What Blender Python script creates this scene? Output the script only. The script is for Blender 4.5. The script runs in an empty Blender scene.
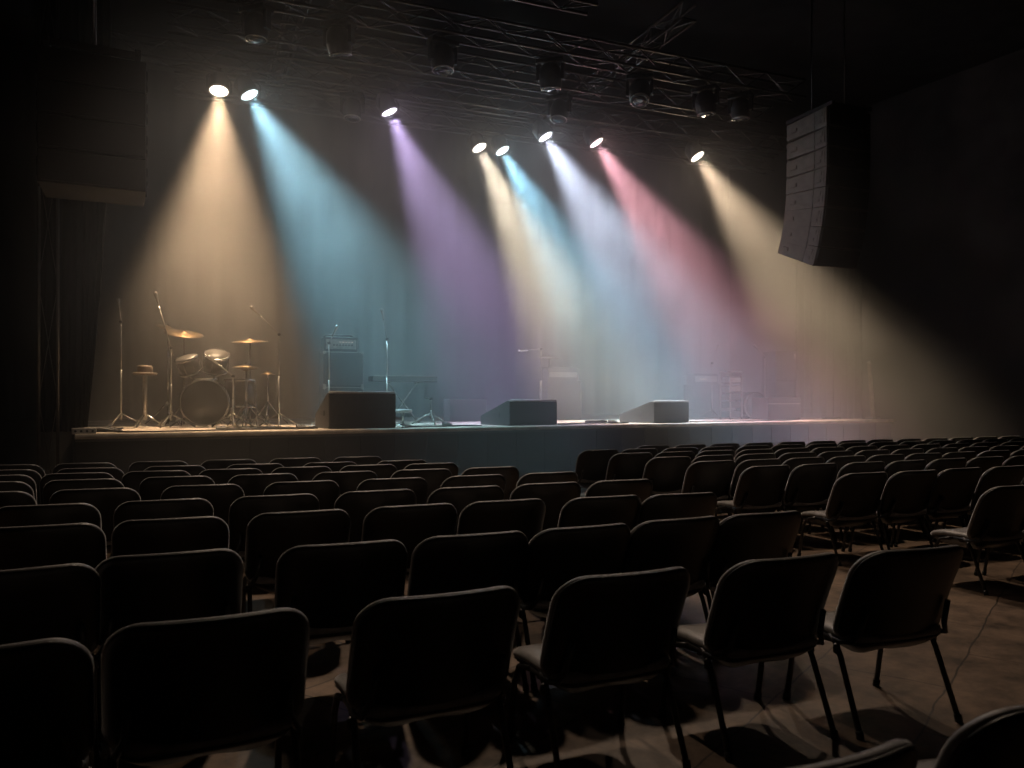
import bpy, math, random
from mathutils import Vector, Matrix
random.seed(7)
C = bpy.context.scene.collection
R = math.radians

# ------------------------------------------------------------------ camera numbers
CAM_H, FOC, HOR, CX = 1.4, 800.0, 400.0, 512.0
def at(px, py, z):
    """point on the horizontal plane z seen at a picture position"""
    d = (CAM_H - z) * FOC / (py - HOR)
    return Vector(((px - CX) / FOC * d, d, z))

# ------------------------------------------------------------------ mesh builder
class MB:
    def __init__(s): s.v, s.f, s.sm, s.mi = [], [], [], []
    def add(s, vs, fs, smooth=False, mi=0):
        b = len(s.v); s.v += [tuple(p) for p in vs]
        for f in fs: s.f.append(tuple(b + i for i in f)); s.sm.append(smooth); s.mi.append(mi)
        return s
    def box(s, c, size, M=None, mi=0):
        c = Vector(c); hx, hy, hz = size[0]/2, size[1]/2, size[2]/2
        vs = [Vector((x, y, z)) for x in (-hx, hx) for y in (-hy, hy) for z in (-hz, hz)]
        vs = [c + (M @ p if M else p) for p in vs]
        return s.add(vs, [(0,1,3,2),(4,6,7,5),(0,4,5,1),(2,3,7,6),(0,2,6,4),(1,5,7,3)], False, mi)
    def tube(s, pts, r, n=8, cap=True, mi=0):
        pts = [Vector(p) for p in pts]; m = len(pts)
        rr = r if isinstance(r, (list, tuple)) else [r]*m
        T = []
        for i in range(m):
            t = pts[min(i+1, m-1)] - pts[max(i-1, 0)]
            T.append(t.normalized() if t.length > 1e-9 else Vector((0,0,1)))
        a = Vector((0,0,1)) if abs(T[0].z) < .9 else Vector((1,0,0))
        x = T[0].cross(a).normalized(); vs = []
        for i in range(m):
            x = x - T[i]*x.dot(T[i])
            x = x.normalized() if x.length > 1e-6 else T[i].orthogonal().normalized()
            y = T[i].cross(x)
            for k in range(n):
                w = 2*math.pi*k/n
                vs.append(pts[i] + (x*math.cos(w) + y*math.sin(w))*rr[i])
        fs = [(i*n+k, i*n+(k+1)%n, (i+1)*n+(k+1)%n, (i+1)*n+k) for i in range(m-1) for k in range(n)]
        s.add(vs, fs, True, mi)
        if cap:
            b = len(s.v) - m*n
            s.f.append(tuple(b+k for k in reversed(range(n)))); s.sm.append(False); s.mi.append(mi)
            s.f.append(tuple(b+(m-1)*n+k for k in range(n))); s.sm.append(False); s.mi.append(mi)
        return s
    def lathe(s, prof, M=None, n=24, mi=0, c0=True, c1=True):
        """prof [(radius, height)] around local z"""
        vs = []
        for r, h in prof:
            for k in range(n):
                w = 2*math.pi*k/n; p = Vector((r*math.cos(w), r*math.sin(w), h))
                vs.append(M @ p if M else p)
        m = len(prof)
        fs = [(i*n+k, i*n+(k+1)%n, (i+1)*n+(k+1)%n, (i+1)*n+k) for i in range(m-1) for k in range(n)]
        s.add(vs, fs, True, mi)
        b = len(s.v) - m*n
        if c0: s.f.append(tuple(b+k for k in reversed(range(n)))); s.sm.append(False); s.mi.append(mi)
        if c1: s.f.append(tuple(b+(m-1)*n+k for k in range(n))); s.sm.append(False); s.mi.append(mi)
        return s
    def prism(s, poly, x0, x1, M=None, mi=0):
        """poly [(y, z)] extruded along x"""
        n = len(poly)
        vs = [Vector((x0, y, z)) for y, z in poly] + [Vector((x1, y, z)) for y, z in poly]
        if M: vs = [M @ p for p in vs]
        fs = [tuple(range(n)), tuple(reversed(range(n, 2*n)))] + [(i, n+i, n+(i+1)%n, (i+1)%n) for i in range(n)]
        return s.add(vs, fs, False, mi)
    def build(s, name, mat, parent=None, bevel=0, seg=2):
        me = bpy.data.meshes.new(name); me.from_pydata(s.v, [], s.f); me.validate()
        ms = mat if isinstance(mat, list) else [mat]
        for m in ms: me.materials.append(m)
        me.polygons.foreach_set('use_smooth', s.sm[:len(me.polygons)])
        me.polygons.foreach_set('material_index', s.mi[:len(me.polygons)])
        me.update()
        import bmesh
        bm = bmesh.new(); bm.from_mesh(me); bmesh.ops.recalc_face_normals(bm, faces=bm.faces); bm.to_mesh(me); bm.free()
        o = bpy.data.objects.new(name, me); C.objects.link(o)
        if parent: o.parent = parent
        if bevel:
            b = o.modifiers.new('soft_edges', 'BEVEL'); b.width = bevel; b.segments = seg; b.limit_method = 'ANGLE'; b.angle_limit = R(40)
        return o

def thing(name, label, cat, loc=(0,0,0), rz=0, group=None):
    o = bpy.data.objects.new(name, None); C.objects.link(o); o.empty_display_size = .1
    o.location = loc; o.rotation_euler = (0, 0, rz); o['label'] = label; o['category'] = cat
    if group: o['group'] = group
    return o
def tag(o, label, cat, group=None, loc=None, rz=None):
    o['label'] = label; o['category'] = cat
    if group: o['group'] = group
    if loc is not None: o.location = loc
    if rz is not None: o.rotation_euler = (0, 0, rz)
    return o
def structure(o): o['kind'] = 'structure'; return o
def dup(root, loc, rz, label, group=None):
    r = root.copy(); C.objects.link(r); r.location = loc; r.rotation_euler = (0, 0, rz); r['label'] = label
    if group: r['group'] = group
    for ch in list(root.children):
        c = ch.copy(); C.objects.link(c); c.parent = r
        for g in ch.children:
            d = g.copy(); C.objects.link(d); d.parent = c
    return r

# ------------------------------------------------------------------ materials
def nd(nt, t, **kw):
    n = nt.nodes.new(t)
    for k, v in kw.items():
        if k in n.inputs: n.inputs[k].default_value = v
        else: setattr(n, k, v)
    return n
def mat(name, col, rough=.5, metal=0, noise=None, spec=.5, bump=0, bscale=60, sheen=0):
    m = bpy.data.materials.new(name); m.use_nodes = True; nt = m.node_tree; b = nt.nodes['Principled BSDF']
    b.inputs['Base Color'].default_value = (*col, 1); b.inputs['Roughness'].default_value = rough
    b.inputs['Metallic'].default_value = metal; b.inputs['Specular IOR Level'].default_value = spec
    if sheen: b.inputs['Sheen Weight'].default_value = sheen; b.inputs['Sheen Roughness'].default_value = .4
    tc = nt.nodes.new('ShaderNodeTexCoord')
    if noise:
        sc, amt = noise
        n = nd(nt, 'ShaderNodeTexNoise', Scale=sc, Detail=5.0); nt.links.new(tc.outputs['Object'], n.inputs['Vector'])
        r = nt.nodes.new('ShaderNodeMapRange'); r.inputs['From Min'].default_value = .3; r.inputs['From Max'].default_value = .7
        r.inputs['To Min'].default_value = 1-amt; r.inputs['To Max'].default_value = 1+amt
        nt.links.new(n.outputs['Fac'], r.inputs['Value'])
        mx = nd(nt, 'ShaderNodeVectorMath', operation='SCALE'); mx.inputs[0].default_value = col
        nt.links.new(r.outputs['Result'], mx.inputs['Scale']); nt.links.new(mx.outputs['Vector'], b.inputs['Base Color'])
    if bump:
        n2 = nd(nt, 'ShaderNodeTexNoise', Scale=bscale, Detail=3.0); nt.links.new(tc.outputs['Object'], n2.inputs['Vector'])
        bp = nd(nt, 'ShaderNodeBump', Strength=bump, Distance=.01); nt.links.new(n2.outputs['Fac'], bp.inputs['Height'])
        nt.links.new(bp.outputs['Normal'], b.inputs['Normal'])
    return m
def emit(name, col, st):
    m = bpy.data.materials.new(name); m.use_nodes = True; nt = m.node_tree; nt.nodes.clear()
    e = nd(nt, 'ShaderNodeEmission', Strength=st); e.inputs['Color'].default_value = (*col, 1)
    o = nt.nodes.new('ShaderNodeOutputMaterial'); nt.links.new(e.outputs[0], o.inputs['Surface']); return m

M_FAB = mat('black_upholstery', (.20,.188,.182), .42, noise=(25,.25), bump=.15, bscale=400, sheen=1.0)
M_SHELL = mat('black_plastic_shell', (.0045,.0044,.0044), .38, noise=(30,.2), bump=.08, bscale=250)
M_LEG = mat('black_powder_coat', (.02,.019,.019), .35, noise=(40,.2))
M_EDGE_HI = mat('pale_edge_highlight', (.7,.68,.66), .5, noise=(10,.2))  # edge highlight on the monitors, put into a pale colour
M_SKIRT = mat('black_skirt_cloth', (.008,.008,.0085), .9, noise=(5,.3), spec=.1)
M_BLACK = mat('matt_black', (.02,.02,.021), .6, noise=(12,.25))
M_CAB = mat('black_cabinet_paint', (.035,.034,.034), .55, noise=(18,.25), bump=.15, bscale=180)
M_ARRAY = mat('array_side_paint', (.13,.115,.10), .6, noise=(6,.3), bump=.1, bscale=90)
M_GRILLE = mat('steel_grille', (.018,.018,.02), .55, noise=(80,.3))
M_ALU = mat('truss_aluminium', (.13,.125,.125), .4, metal=.85, noise=(9,.2))
M_CHROME = mat('chrome', (.32,.31,.30), .25, metal=1, noise=(20,.05))
M_BRASS = mat('cymbal_bronze', (.13,.09,.05), .5, metal=1, noise=(15,.12))
M_DRUM = mat('drum_wrap', (.03,.025,.022), .3, noise=(10,.3))
M_HEAD = mat('drum_head', (.07,.063,.055), .5, noise=(8,.1))
M_BHEAD = mat('black_drum_head', (.010,.0095,.009), .4, noise=(6,.3))
M_DRAPE = mat('black_wool_drape', (.003,.0029,.003), .95, noise=(5,.3), spec=.1)
M_WALL = mat('dark_wall_paint', (.045,.043,.043), .85, noise=(1.2,.35), spec=.2, bump=.2, bscale=8)
M_CEIL = mat('dark_ceiling_paint', (.02,.02,.02), .9, noise=(2,.3), spec=.1)
M_PALE = mat('pale_cloth', (.30,.265,.22), .8, noise=(5,.25))
M_SILV = mat('worn_metal', (.40,.385,.36), .35, metal=.8, noise=(10,.2))
M_WHITE = mat('white_plastic', (.7,.68,.64), .4, noise=(6,.1))
M_PANEL = mat('grey_control_panel', (.35,.34,.32), .4, noise=(30,.2))
M_TAN = mat('brown_leatherette', (.16,.11,.07), .5, noise=(14,.25))
M_CABLE = mat('black_rubber_cable', (.03,.03,.03), .5, noise=(10,.2))
M_LEDA = emit('amber_indicator', (1,.6,.2), 2.2)
M_LEDW = emit('white_indicator', (1,.85,.7), .9)
M_DARKLENS = mat('dark_lens', (.02,.022,.028), .08, noise=(10,.1))

def deck_mat():
    m = bpy.data.materials.new('worn_stage_deck'); m.use_nodes = True; nt = m.node_tree; b = nt.nodes['Principled BSDF']
    tc = nt.nodes.new('ShaderNodeTexCoord')
    br = nd(nt, 'ShaderNodeTexBrick', Scale=1.0); br.inputs['Brick Width'].default_value = 2.4; br.inputs['Row Height'].default_value = 1.2
    br.inputs['Mortar Size'].default_value = .008; br.inputs['Color1'].default_value = (.75,.66,.56,1); br.inputs['Color2'].default_value = (.66,.575,.49,1); br.inputs['Mortar'].default_value = (.05,.045,.04,1)
    nt.links.new(tc.outputs['Object'], br.inputs['Vector'])
    n = nd(nt, 'ShaderNodeTexNoise', Scale=2.2, Detail=8.0); nt.links.new(tc.outputs['Object'], n.inputs['Vector'])
    cr = nt.nodes.new('ShaderNodeValToRGB'); cr.color_ramp.elements[0].position = .3; cr.color_ramp.elements[0].color = (.35,.33,.3,1)
    cr.color_ramp.elements[1].position = .62; cr.color_ramp.elements[1].color = (1,1,1,1); nt.links.new(n.outputs['Fac'], cr.inputs['Fac'])
    mx = nd(nt, 'ShaderNodeMix', data_type='RGBA', blend_type='MULTIPLY'); mx.inputs['Factor'].default_value = 1
    nt.links.new(br.outputs['Color'], mx.inputs['A']); nt.links.new(cr.outputs['Color'], mx.inputs['B'])
    nt.links.new(mx.outputs['Result'], b.inputs['Base Color']); b.inputs['Roughness'].default_value = .55
    return m
def floor_mat():
    m = bpy.data.materials.new('worn_concrete_slabs'); m.use_nodes = True; nt = m.node_tree; b = nt.nodes['Principled BSDF']
    tc = nt.nodes.new('ShaderNodeTexCoord'); mp = nt.nodes.new('ShaderNodeMapping'); mp.inputs['Rotation'].default_value = (0,0,R(-24))
    nt.links.new(tc.outputs['Object'], mp.inputs['Vector'])
    wn = nd(nt, 'ShaderNodeTexNoise', Scale=3.0, Detail=4.0); nt.links.new(mp.outputs['Vector'], wn.inputs['Vector'])
    ws = nd(nt, 'ShaderNodeVectorMath', operation='SCALE'); ws.inputs['Scale'].default_value = .05; nt.links.new(wn.outputs['Color'], ws.inputs[0])
    wa = nd(nt, 'ShaderNodeVectorMath', operation='ADD'); nt.links.new(mp.outputs['Vector'], wa.inputs[0]); nt.links.new(ws.outputs['Vector'], wa.inputs[1])
    br = nd(nt, 'ShaderNodeTexBrick', Scale=1.0); br.inputs['Brick Width'].default_value = 1.3; br.inputs['Row Height'].default_value = .62
    br.inputs['Mortar Size'].default_value = .006; br.inputs['Mortar Smooth'].default_value = .4
    br.inputs['Color1'].default_value = (.235,.168,.12,1); br.inputs['Color2'].default_value = (.19,.136,.098,1); br.inputs['Mortar'].default_value = (.045,.033,.026,1)
    nt.links.new(wa.outputs['Vector'], br.inputs['Vector'])
    n = nd(nt, 'ShaderNodeTexNoise', Scale=5.0, Detail=9.0); n.inputs['Roughness'].default_value = .68; nt.links.new(tc.outputs['Object'], n.inputs['Vector'])
    cr = nt.nodes.new('ShaderNodeValToRGB'); cr.color_ramp.elements[0].position = .32; cr.color_ramp.elements[0].color = (.26,.245,.23,1)
    cr.color_ramp.elements[1].position = .68; cr.color_ramp.elements[1].color = (1.15,1.1,1.05,1); nt.links.new(n.outputs['Fac'], cr.inputs['Fac'])
    mx = nd(nt, 'ShaderNodeMix', data_type='RGBA', blend_type='MULTIPLY'); mx.inputs['Factor'].default_value = 1
    nt.links.new(br.outputs['Color'], mx.inputs['A']); nt.links.new(cr.outputs['Color'], mx.inputs['B'])
    vo = nd(nt, 'ShaderNodeTexVoronoi', feature='DISTANCE_TO_EDGE', Scale=1.1); nt.links.new(wa.outputs['Vector'], vo.inputs['Vector'])
    vr = nt.nodes.new('ShaderNodeMapRange'); vr.inputs['From Max'].default_value = .012; vr.inputs['To Min'].default_value = .82; nt.links.new(vo.outputs['Distance'], vr.inputs['Value'])
    sc = nd(nt, 'ShaderNodeVectorMath', operation='SCALE'); nt.links.new(mx.outputs['Result'], sc.inputs[0]); nt.links.new(vr.outputs['Result'], sc.inputs['Scale'])
    nt.links.new(sc.outputs['Vector'], b.inputs['Base Color']); b.inputs['Roughness'].default_value = .45
    bp = nd(nt, 'ShaderNodeBump', Strength=.35, Distance=.01); nt.links.new(n.outputs['Fac'], bp.inputs['Height']); nt.links.new(bp.outputs['Normal'], b.inputs['Normal'])
    return m
M_DECK, M_FLOOR = deck_mat(), floor_mat()

# ------------------------------------------------------------------ stage frame
SZ, SA = 1.0, R(29)
P0 = at(75, 434.5, SZ)
U = Vector((math.cos(SA), math.sin(SA), 0)); N = Vector((-math.sin(SA), math.cos(SA), 0))
def S(t, v, z=SZ): p = P0 + U*t + N*v; return Vector((p.x, p.y, z))
def spx(px, v, z=SZ):
    """point on the line v behind the stage edge that stands in picture column px"""
    k = (px - CX)/FOC; b = P0 + N*v
    t = (k*b.y - b.x)/(U.x - k*U.y); return Vector((b.x + U.x*t, b.y + U.y*t, z))
def tt(p): q = p - P0; return q.dot(U)
LEN = tt(spx(893, 0))
DEPTH = 7.0

# ------------------------------------------------------------------ the room
def slab(name, c, size, m, rz=0):
    o = MB().box((0,0,0), size).build(name, m); o.location = c; o.rotation_euler = (0,0,rz); return structure(o)
slab('floor', S(7, -6, -.05), (34, 32, .1), M_FLOOR, SA)
slab('ceiling', S(7, -1, 9.05), (28, 22, .1), M_CEIL, SA)
slab('wall_back', S(7, 8.1, 4.5), (24, .2, 9), M_WALL, SA)
slab('wall_left', S(-4.1, -1, 4.5), (.2, 18, 9), M_WALL, SA)
slab('wall_right', S(18.1, -1, 4.5), (.2, 18, 9), M_WALL, SA)
slab('baseboard_back', S(16.4, 7.97, .09), (3.0, .05, .18), M_BLACK, SA)

# stage
st = thing('stage', 'long raised concert stage with pale worn deck and plain black front', 'stage', S(0,0,0), SA)
MB().box((LEN/2, DEPTH/2, .955), (LEN, DEPTH, .09)).build('deck', M_DECK, st)
sk = MB()
nfold = 90
for i in range(nfold):
    x0 = LEN*i/nfold; x1 = LEN*(i+1)/nfold
    sk.box(((x0+x1)/2, .05 + .004*((i*7) % 3), .455), (x1-x0+.002, .04, .91))
sk.build('front_skirt', M_SKIRT, st)
MB().box((LEN-.03, DEPTH/2+.05, .455), (.04, DEPTH-.12, .91)).build('side_skirt', M_BLACK, st)
MB().box((.03, DEPTH/2+.05, .455), (.04, DEPTH-.12, .91)).build('side_skirt', M_BLACK, st)
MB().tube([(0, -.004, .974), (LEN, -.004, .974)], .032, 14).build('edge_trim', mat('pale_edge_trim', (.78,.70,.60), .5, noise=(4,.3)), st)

# ------------------------------------------------------------------ drapes
def drape(name, label, A, B, z0, z1, folds, amp, pull=0.0, cat='curtain', top_thing=True):
    o = MB(); n = folds*8; m = 10; vs = []
    d = (B - A); L = d.length; d.normalize(); q = Vector((-d.y, d.x, 0)); vs2 = []
    rnd = [random.uniform(.6, 1.4) for _ in range(folds+2)]
    for j in range(m+1):
        h = j/m; z = z0 + (z1-z0)*h
        for i in range(n+1):
            s = i/n; a = amp*rnd[int(s*folds)]*(1 - .35*h)
            off = a*math.sin(2*math.pi*folds*s) + .3*a*math.sin(2*math.pi*folds*2.3*s + 1)
            x = s*L - pull*(s**3)*((1-h)**2.2)
            p = A + d*x + q*off; vs.append(Vector((p.x, p.y, z)))
            p2 = p + q*.012; vs2.append(Vector((p2.x, p2.y, z)))
    w = n+1; k = len(vs)
    fs = [(j*w+i, j*w+i+1, (j+1)*w+i+1, (j+1)*w+i) for j in range(m) for i in range(n)]
    fs += [tuple(k+x for x in reversed(f)) for f in fs]
    for j in range(m):
        fs.append((j*w, (j+1)*w, k+(j+1)*w, k+j*w)); fs.append((j*w+n, k+j*w+n, k+(j+1)*w+n, (j+1)*w+n))
    o.add(vs+vs2, fs, True); ob = o.build(name, M_DRAPE); return tag(ob, label, cat)
drape('back_drape', 'wide black pleated drape closing off the back of the stage', S(-1.5, 7.4, 0), S(LEN+2.6, 7.4, 0), 1.01, 8.2, 34, .03)
drape('leg_drape', 'narrow black leg curtain hanging at the drum end of the stage', spx(38, .75, 0), spx(112, .75, 0), 1.01, 7.0, 7, .05, pull=.28)
drape('leg_drape', 'black leg curtain hanging at the far end of the stage beyond the cases', S(LEN+.14, 2.6, 0), S(LEN+2.4, 2.6, 0), .02, 7.0, 9, .06)

# ------------------------------------------------------------------ chairs
def rrect(w, h, rt, rb, n=10, m=7):
    """outline (x, z) of a rounded rectangle, counter clockwise"""
    P = []
    for cx, cz, a0, r in ((w/2-rb, -h/2+rb, -90, rb), (w/2-rt, h/2-rt, 0, rt), (-w/2+rt, h/2-rt, 90, rt), (-w/2+rb, -h/2+rb, 180, rb)):
        for k in range(m+1):
            a = R(a0 + 90*k/m); P.append((cx + r*math.cos(a), cz + r*math.sin(a)))
    out = []
    for i in range(len(P)):
        a, b = P[i], P[(i+1) % len(P)]; L = math.hypot(b[0]-a[0], b[1]-a[1]); out.append(a)
        k = int(L/.05)
        for j in range(1, k): out.append((a[0]+(b[0]-a[0])*j/k, a[1]+(b[1]-a[1])*j/k))
    return out
def pad(mb, outline, layers, mapf):
    """layers [(scale_inset, depth)] rings from the rear centre to the front centre"""
    n = len(outline); vs = []
    for ins, dep in layers:
        for x, z in outline:
            L = math.hypot(x, z)
            f = max(0.0, 1 - ins/L) if ins < 9 else 0.0
            vs.append(mapf(x*f, z*f, dep))
    m = len(layers)
    fs = [(i*n+k, i*n+(k+1) % n, (i+1)*n+(k+1) % n, (i+1)*n+k) for i in range(m-1) for k in range(n)]
    fs += [tuple(reversed(range(n))), tuple((m-1)*n+k for k in range(n))]
    mb.add(vs, fs, True)
BW, BH = .58, .415
BO = rrect(BW, BH, .105, .075)
def back_map(x, z, dep):
    # dep grows to the front (towards +y, the stage); the back curves round the sitter and leans away
    zz = z + BH/2
    y = -.20 - .27*zz - .05*(zz/BH)**2 + .068*(x/(BW/2))**2 + dep
    return Vector((x, y, .365 + zz + .006*math.cos(x/(BW/2)*1.4)))
def seat_map(x, y, dep):
    drop = -.035*max(0, y/.24)**2.5 + .012*(x/.27)**2
    return Vector((x, y+.015, .392 + dep + drop))
SO = rrect(.525, .47, .10, .075)

def make_chair(label, grp):
    t = thing('stacking_chair', label, 'chair', (0,0,0), 0, grp)
    b = MB(); pad(b, BO, [(.20,.004),(.012,.004),(.002,.010),(0,.020),(.004,.033),(.018,.042),(.06,.048),(.2,.050)], back_map); b.build('backrest', M_FAB, t)
    b = MB(); pad(b, BO, [(.22,-.022),(.10,-.021),(.035,-.018),(.012,-.010),(.003,-.002),(.003,.006),(.012,.008),(.2,.008)], back_map); b.build('back_shell', M_SHELL, t)
    b = MB(); pad(b, SO, [(.2,-.03),(.01,-.03),(0,-.015),(.004,.0),(.02,.012),(.07,.018),(.2,.021)], seat_map); b.build('seat', M_FAB, t)
    b = MB(); pad(b, SO, [(.24,-.115),(.19,-.11),(.12,-.094),(.06,-.07),(.02,-.045),(.002,-.028),(.01,-.024),(.2,-.024)], seat_map); b.build('seat_shell', M_SHELL, t)
    for s in (-1, 1):
        g = MB().tube([(s*.258,-.075,.378),(s*.260,-.115,.352),(s*.262,-.145,.30),(s*.268,-.262,.012)], .0125, 10).build('leg', M_LEG, t)
        MB().tube([(s*.268,-.2645,0),(s*.268,-.256,.032)], .0165, 8).build('foot_cap', M_SHELL, g)
        g = MB().tube([(s*.258,.0,.372),(s*.260,.115,.345),(s*.261,.16,.27),(s*.264,.205,.012)], .0125, 10).build('leg', M_LEG, t)
        MB().tube([(s*.264,.2068,0),(s*.264,.201,.032)], .0165, 8).build('foot_cap', M_SHELL, g)
    b = MB()
    for s in (-1, 1): b.tube([(s*.258,.02,.372),(s*.258,-.14,.366),(s*.255,-.205,.38),(s*.23,-.222,.43),(s*.22,-.250,.53)], .012, 8)
    b.tube([(-.258,-.05,.358),(0,-.05,.30),(.258,-.05,.358)], .011, 8)
    b.tube([(-.258,.06,.358),(0,.06,.30),(.258,.06,.358)], .011, 8)
    b.build('frame', M_LEG, t)
    for s in (-1, 1):
        MB().tube([(s*.268,-.128,.318),(s*.276,-.128,.322),(s*.276,-.128,.348),(s*.268,-.128,.352)], .010, 8).build('link_bracket', M_LEG, t)
    return t

TOP = .77
def chair_place(p, rz):
    """p: where the middle of the back's top edge stands"""
    f = Vector((-math.sin(rz), math.cos(rz), 0)); q = p + f*.345 + Vector((f.y, -f.x, 0))*(.062 - .12*min(1, max(0, (-.1 - p.x/p.y)/.4)))
    return Vector((q.x, q.y, 0))
ORD = 'first second third fourth fifth sixth seventh eighth ninth tenth eleventh twelfth thirteenth fourteenth fifteenth sixteenth seventeenth'.split()
first_chair = None
def chair(p, rz, label, grp):
    global first_chair
    loc = chair_place(p, rz)
    if first_chair is None:
        first_chair = make_chair(label, grp); first_chair.location = loc; first_chair.rotation_euler = (0,0,rz); return first_chair
    return dup(first_chair, loc, rz, label, grp)
def fill(a, b, n):
    A, B = at(*a, TOP), at(*b, TOP); return [A.lerp(B, i/(n-1)) for i in range(n)]
T_ = lambda L: [at(x, y, TOP) for x, y in L]
LEFT = [
    T_([(-14,654),(221,622),(433,600),(624,578),(786,562),(915,553)]),
    T_([(32,572),(180,556),(342,547),(467,538),(580,530),(677,522),(762,516)]),
    T_([(52,528),(178,521),(301,514),(408,508),(501,503),(601,499),(679,496)]),
    T_([(55,507),(170,500.5),(266,496),(350,492.5),(426,489.5),(485,487),(552,484),(620,482)]),
    T_([(-8,494.5),(72,491),(157,487.5),(237,484),(313,481.6),(382,479),(440,477.4),(495,475.8),(547,474.4)]),
    T_([(-6,484),(66,480.7),(143,478),(210,476),(280,474),(342,472),(396,470.8),(446,469.6),(488,468.7)]),
    T_([(2,477),(64,474),(130,472),(192,470.4),(257,468.6),(318,467),(375,465.8),(428,464.7)]),
    T_([(8,472),(61,469.4),(120,467.5),(178,466.3),(243,465),(300,463.9),(350,463),(400,462.2)]),
    T_([(14,467),(61,465),(115,463.2),(168,462),(221,461),(271,460),(316,459.2),(358,458.6)]),
]
NEARW = ['chair at the aisle end of the nearest full row, open floor beside it',
         'chair next to the aisle chair in the nearest full row',
         'chair in the nearest full row straight below the smallest monitor',
         'chair in the nearest full row below the gap between largest and middle monitors',
         'chair, leftmost whole backrest of the nearest full row, cut by the bottom edge',
         'chair cut off by the lower left edge in the nearest full row']
for r, row in enumerate(LEFT):
    if r >= 3:
        A, B = row[0], row[-1]; n = int((B-A).length/.592) + 1
        row = [A.lerp(B, i/(n-1)) + Vector((random.uniform(-.004,.004), random.uniform(-.015,.015), 0)) for i in range(n)]
        push = {7: .05, 8: .11}.get(r, 0); row = [p + Vector((-.39,.92,0))*push for p in row]
    n = len(row)
    for i, p in enumerate(row):
        a, b = row[max(0, i-1)], row[min(n-1, i+1)]; d = b - a
        rz = math.atan2(d.y, d.x)*.5 + R(23)*.5 + random.uniform(-1, 1)*R(2.0)
        k = n-1-i
        lab = 'black padded ' + (NEARW[k] if r == 0 else f'chair, {ORD[r]} row of the drum-side block, {ORD[k]} seat from the aisle')
        chair(p, rz, lab, 'chairs in the drum-side block')
EDGE = [(3.62,5.75,2),(2.98,6.75,5),(2.40,7.47,7),(2.03,8.08,9),(1.70,8.68,11),(1.38,9.28,13),(1.06,9.88,14),(1.9,10.85,13)]
U2 = Vector((math.cos(R(23)), math.sin(R(23)), 0))
for r, (x, y, n) in enumerate(EDGE):
    for i in range(n):
        p = Vector((x, y, TOP)) + U2*(.60*i) + Vector((random.uniform(-.008,.008), random.uniform(-.02,.02), 0))
        if p.x > .70*p.y: continue
        lab = ('black padded chair alone at the aisle with its seat pad in the light' if (r, i) == (0, 0) else
               f'black padded chair, {ORD[r]} row of the array-side block, {ORD[i]} seat from the aisle')
        chair(p, R(23) + random.uniform(-1, 1)*R(2.0), lab, 'chairs in the array-side block')
chair(Vector((.475,1.325,TOP)), R(21), 'black chair whose rounded top just shows at the bottom edge of the picture', 'chair tops in front of the camera')
chair(Vector((1.15,1.63,TOP)), R(24), 'black chair top filling the bottom corner of the picture under the aisle chair', 'chair tops in front of the camera')

# ------------------------------------------------------------------ trusses
TA = R(22.4); TU = Vector((math.cos(TA), math.sin(TA), 0)); TN = Vector((-math.sin(TA), math.cos(TA), 0))
def truss(label, A, B, w=.3, r=.024, br=.011, step=.42, name='lighting_truss', cat='truss', m=None):
    m = m or M_ALU
    """box truss between A and B (both on the centre line of the bottom side)"""
    A, B = Vector(A), Vector(B); t = thing(name, label, cat, A)
    d = B - A; L = d.length; d.normalize()
    if abs(d.z) < .9: q = Vector((-d.y, d.x, 0)).normalized(); up = Vector((0,0,1))
    else: q = Vector((math.cos(SA), math.sin(SA), 0)); up = Vector((-math.sin(SA), math.cos(SA), 0))
    c = [q*(sx*w/2) + up*(w*sz) for sx, sz in ((-1,0),(1,0),(1,1),(-1,1))]
    for k in c: MB().tube([k, k + d*L], r, 8).build('chord', m, t)
    b = MB(); n = max(2, int(L/step))
    for s in range(4):
        a0, a1 = c[s], c[(s+1) % 4]
        for i in range(n):
            x0, x1 = L*i/n, L*(i+1)/n
            p, q2 = (a0, a1) if (i+s) % 2 == 0 else (a1, a0)
            b.tube([p + d*x0, q2 + d*x1], br, 5, cap=False)
    b.build('bracing', m, t)
    return t
ZT = 6.80
def tline(px, py, z=6.46): p = at(px, py, z); return p
def trussline(label, d0, x0, x1):
    c = Vector((0, d0, ZT)); return truss(label, c + TU*x0, c + TU*x1)
trussline('nearest aluminium lighting truss, running out of the top of the picture', 10.6, -3.0, 1.2)
trussline('aluminium truss carrying the row of unlit lamp heads', 12.27, -5.2, 5.6)
trussline('bare aluminium truss between the unlit heads and the lit lamps', 13.65, -5.4, 5.4)
trussline('aluminium truss carrying the six front lit lamps', 15.05, -7.2, 6.4)
trussline('rearmost aluminium truss above the pale yellow and second blue beams', 16.45, -6.4, 6.6)
for x0, lab in ((-2.6, 'short cross truss tying the long trusses together on the drum side'), (2.9, 'short cross truss tying the long trusses together near the hanging array')):
    a = Vector((0, 11.0, ZT+.36)) + TU*x0; truss(lab, a, a + TN*5.6, w=.24, r=.02)

# ------------------------------------------------------------------ lamps
def clamp_yoke(t, z_up, ang, wid, zb=0):
    """clamp to the truss and yoke around the body, in the unrotated frame of the lamp"""
    y = MB(); c, s_ = math.cos(ang), math.sin(ang); P = lambda x, z: (x*c, x*s_, z)
    y.tube([P(-wid, zb), P(-wid, zb+.17), P(-wid*.8, zb+.22), P(wid*.8, zb+.22), P(wid, zb+.17), P(wid, zb)], .012, 6)
    y.build('yoke', M_BLACK, t)
    k = MB(); k.tube([(0,0,zb+.21),(0,0,z_up-.02)], .016, 8); k.box((0,0,z_up), (.07,.07,.08)); k.build('clamp', M_ALU, t, bevel=.006)

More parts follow.
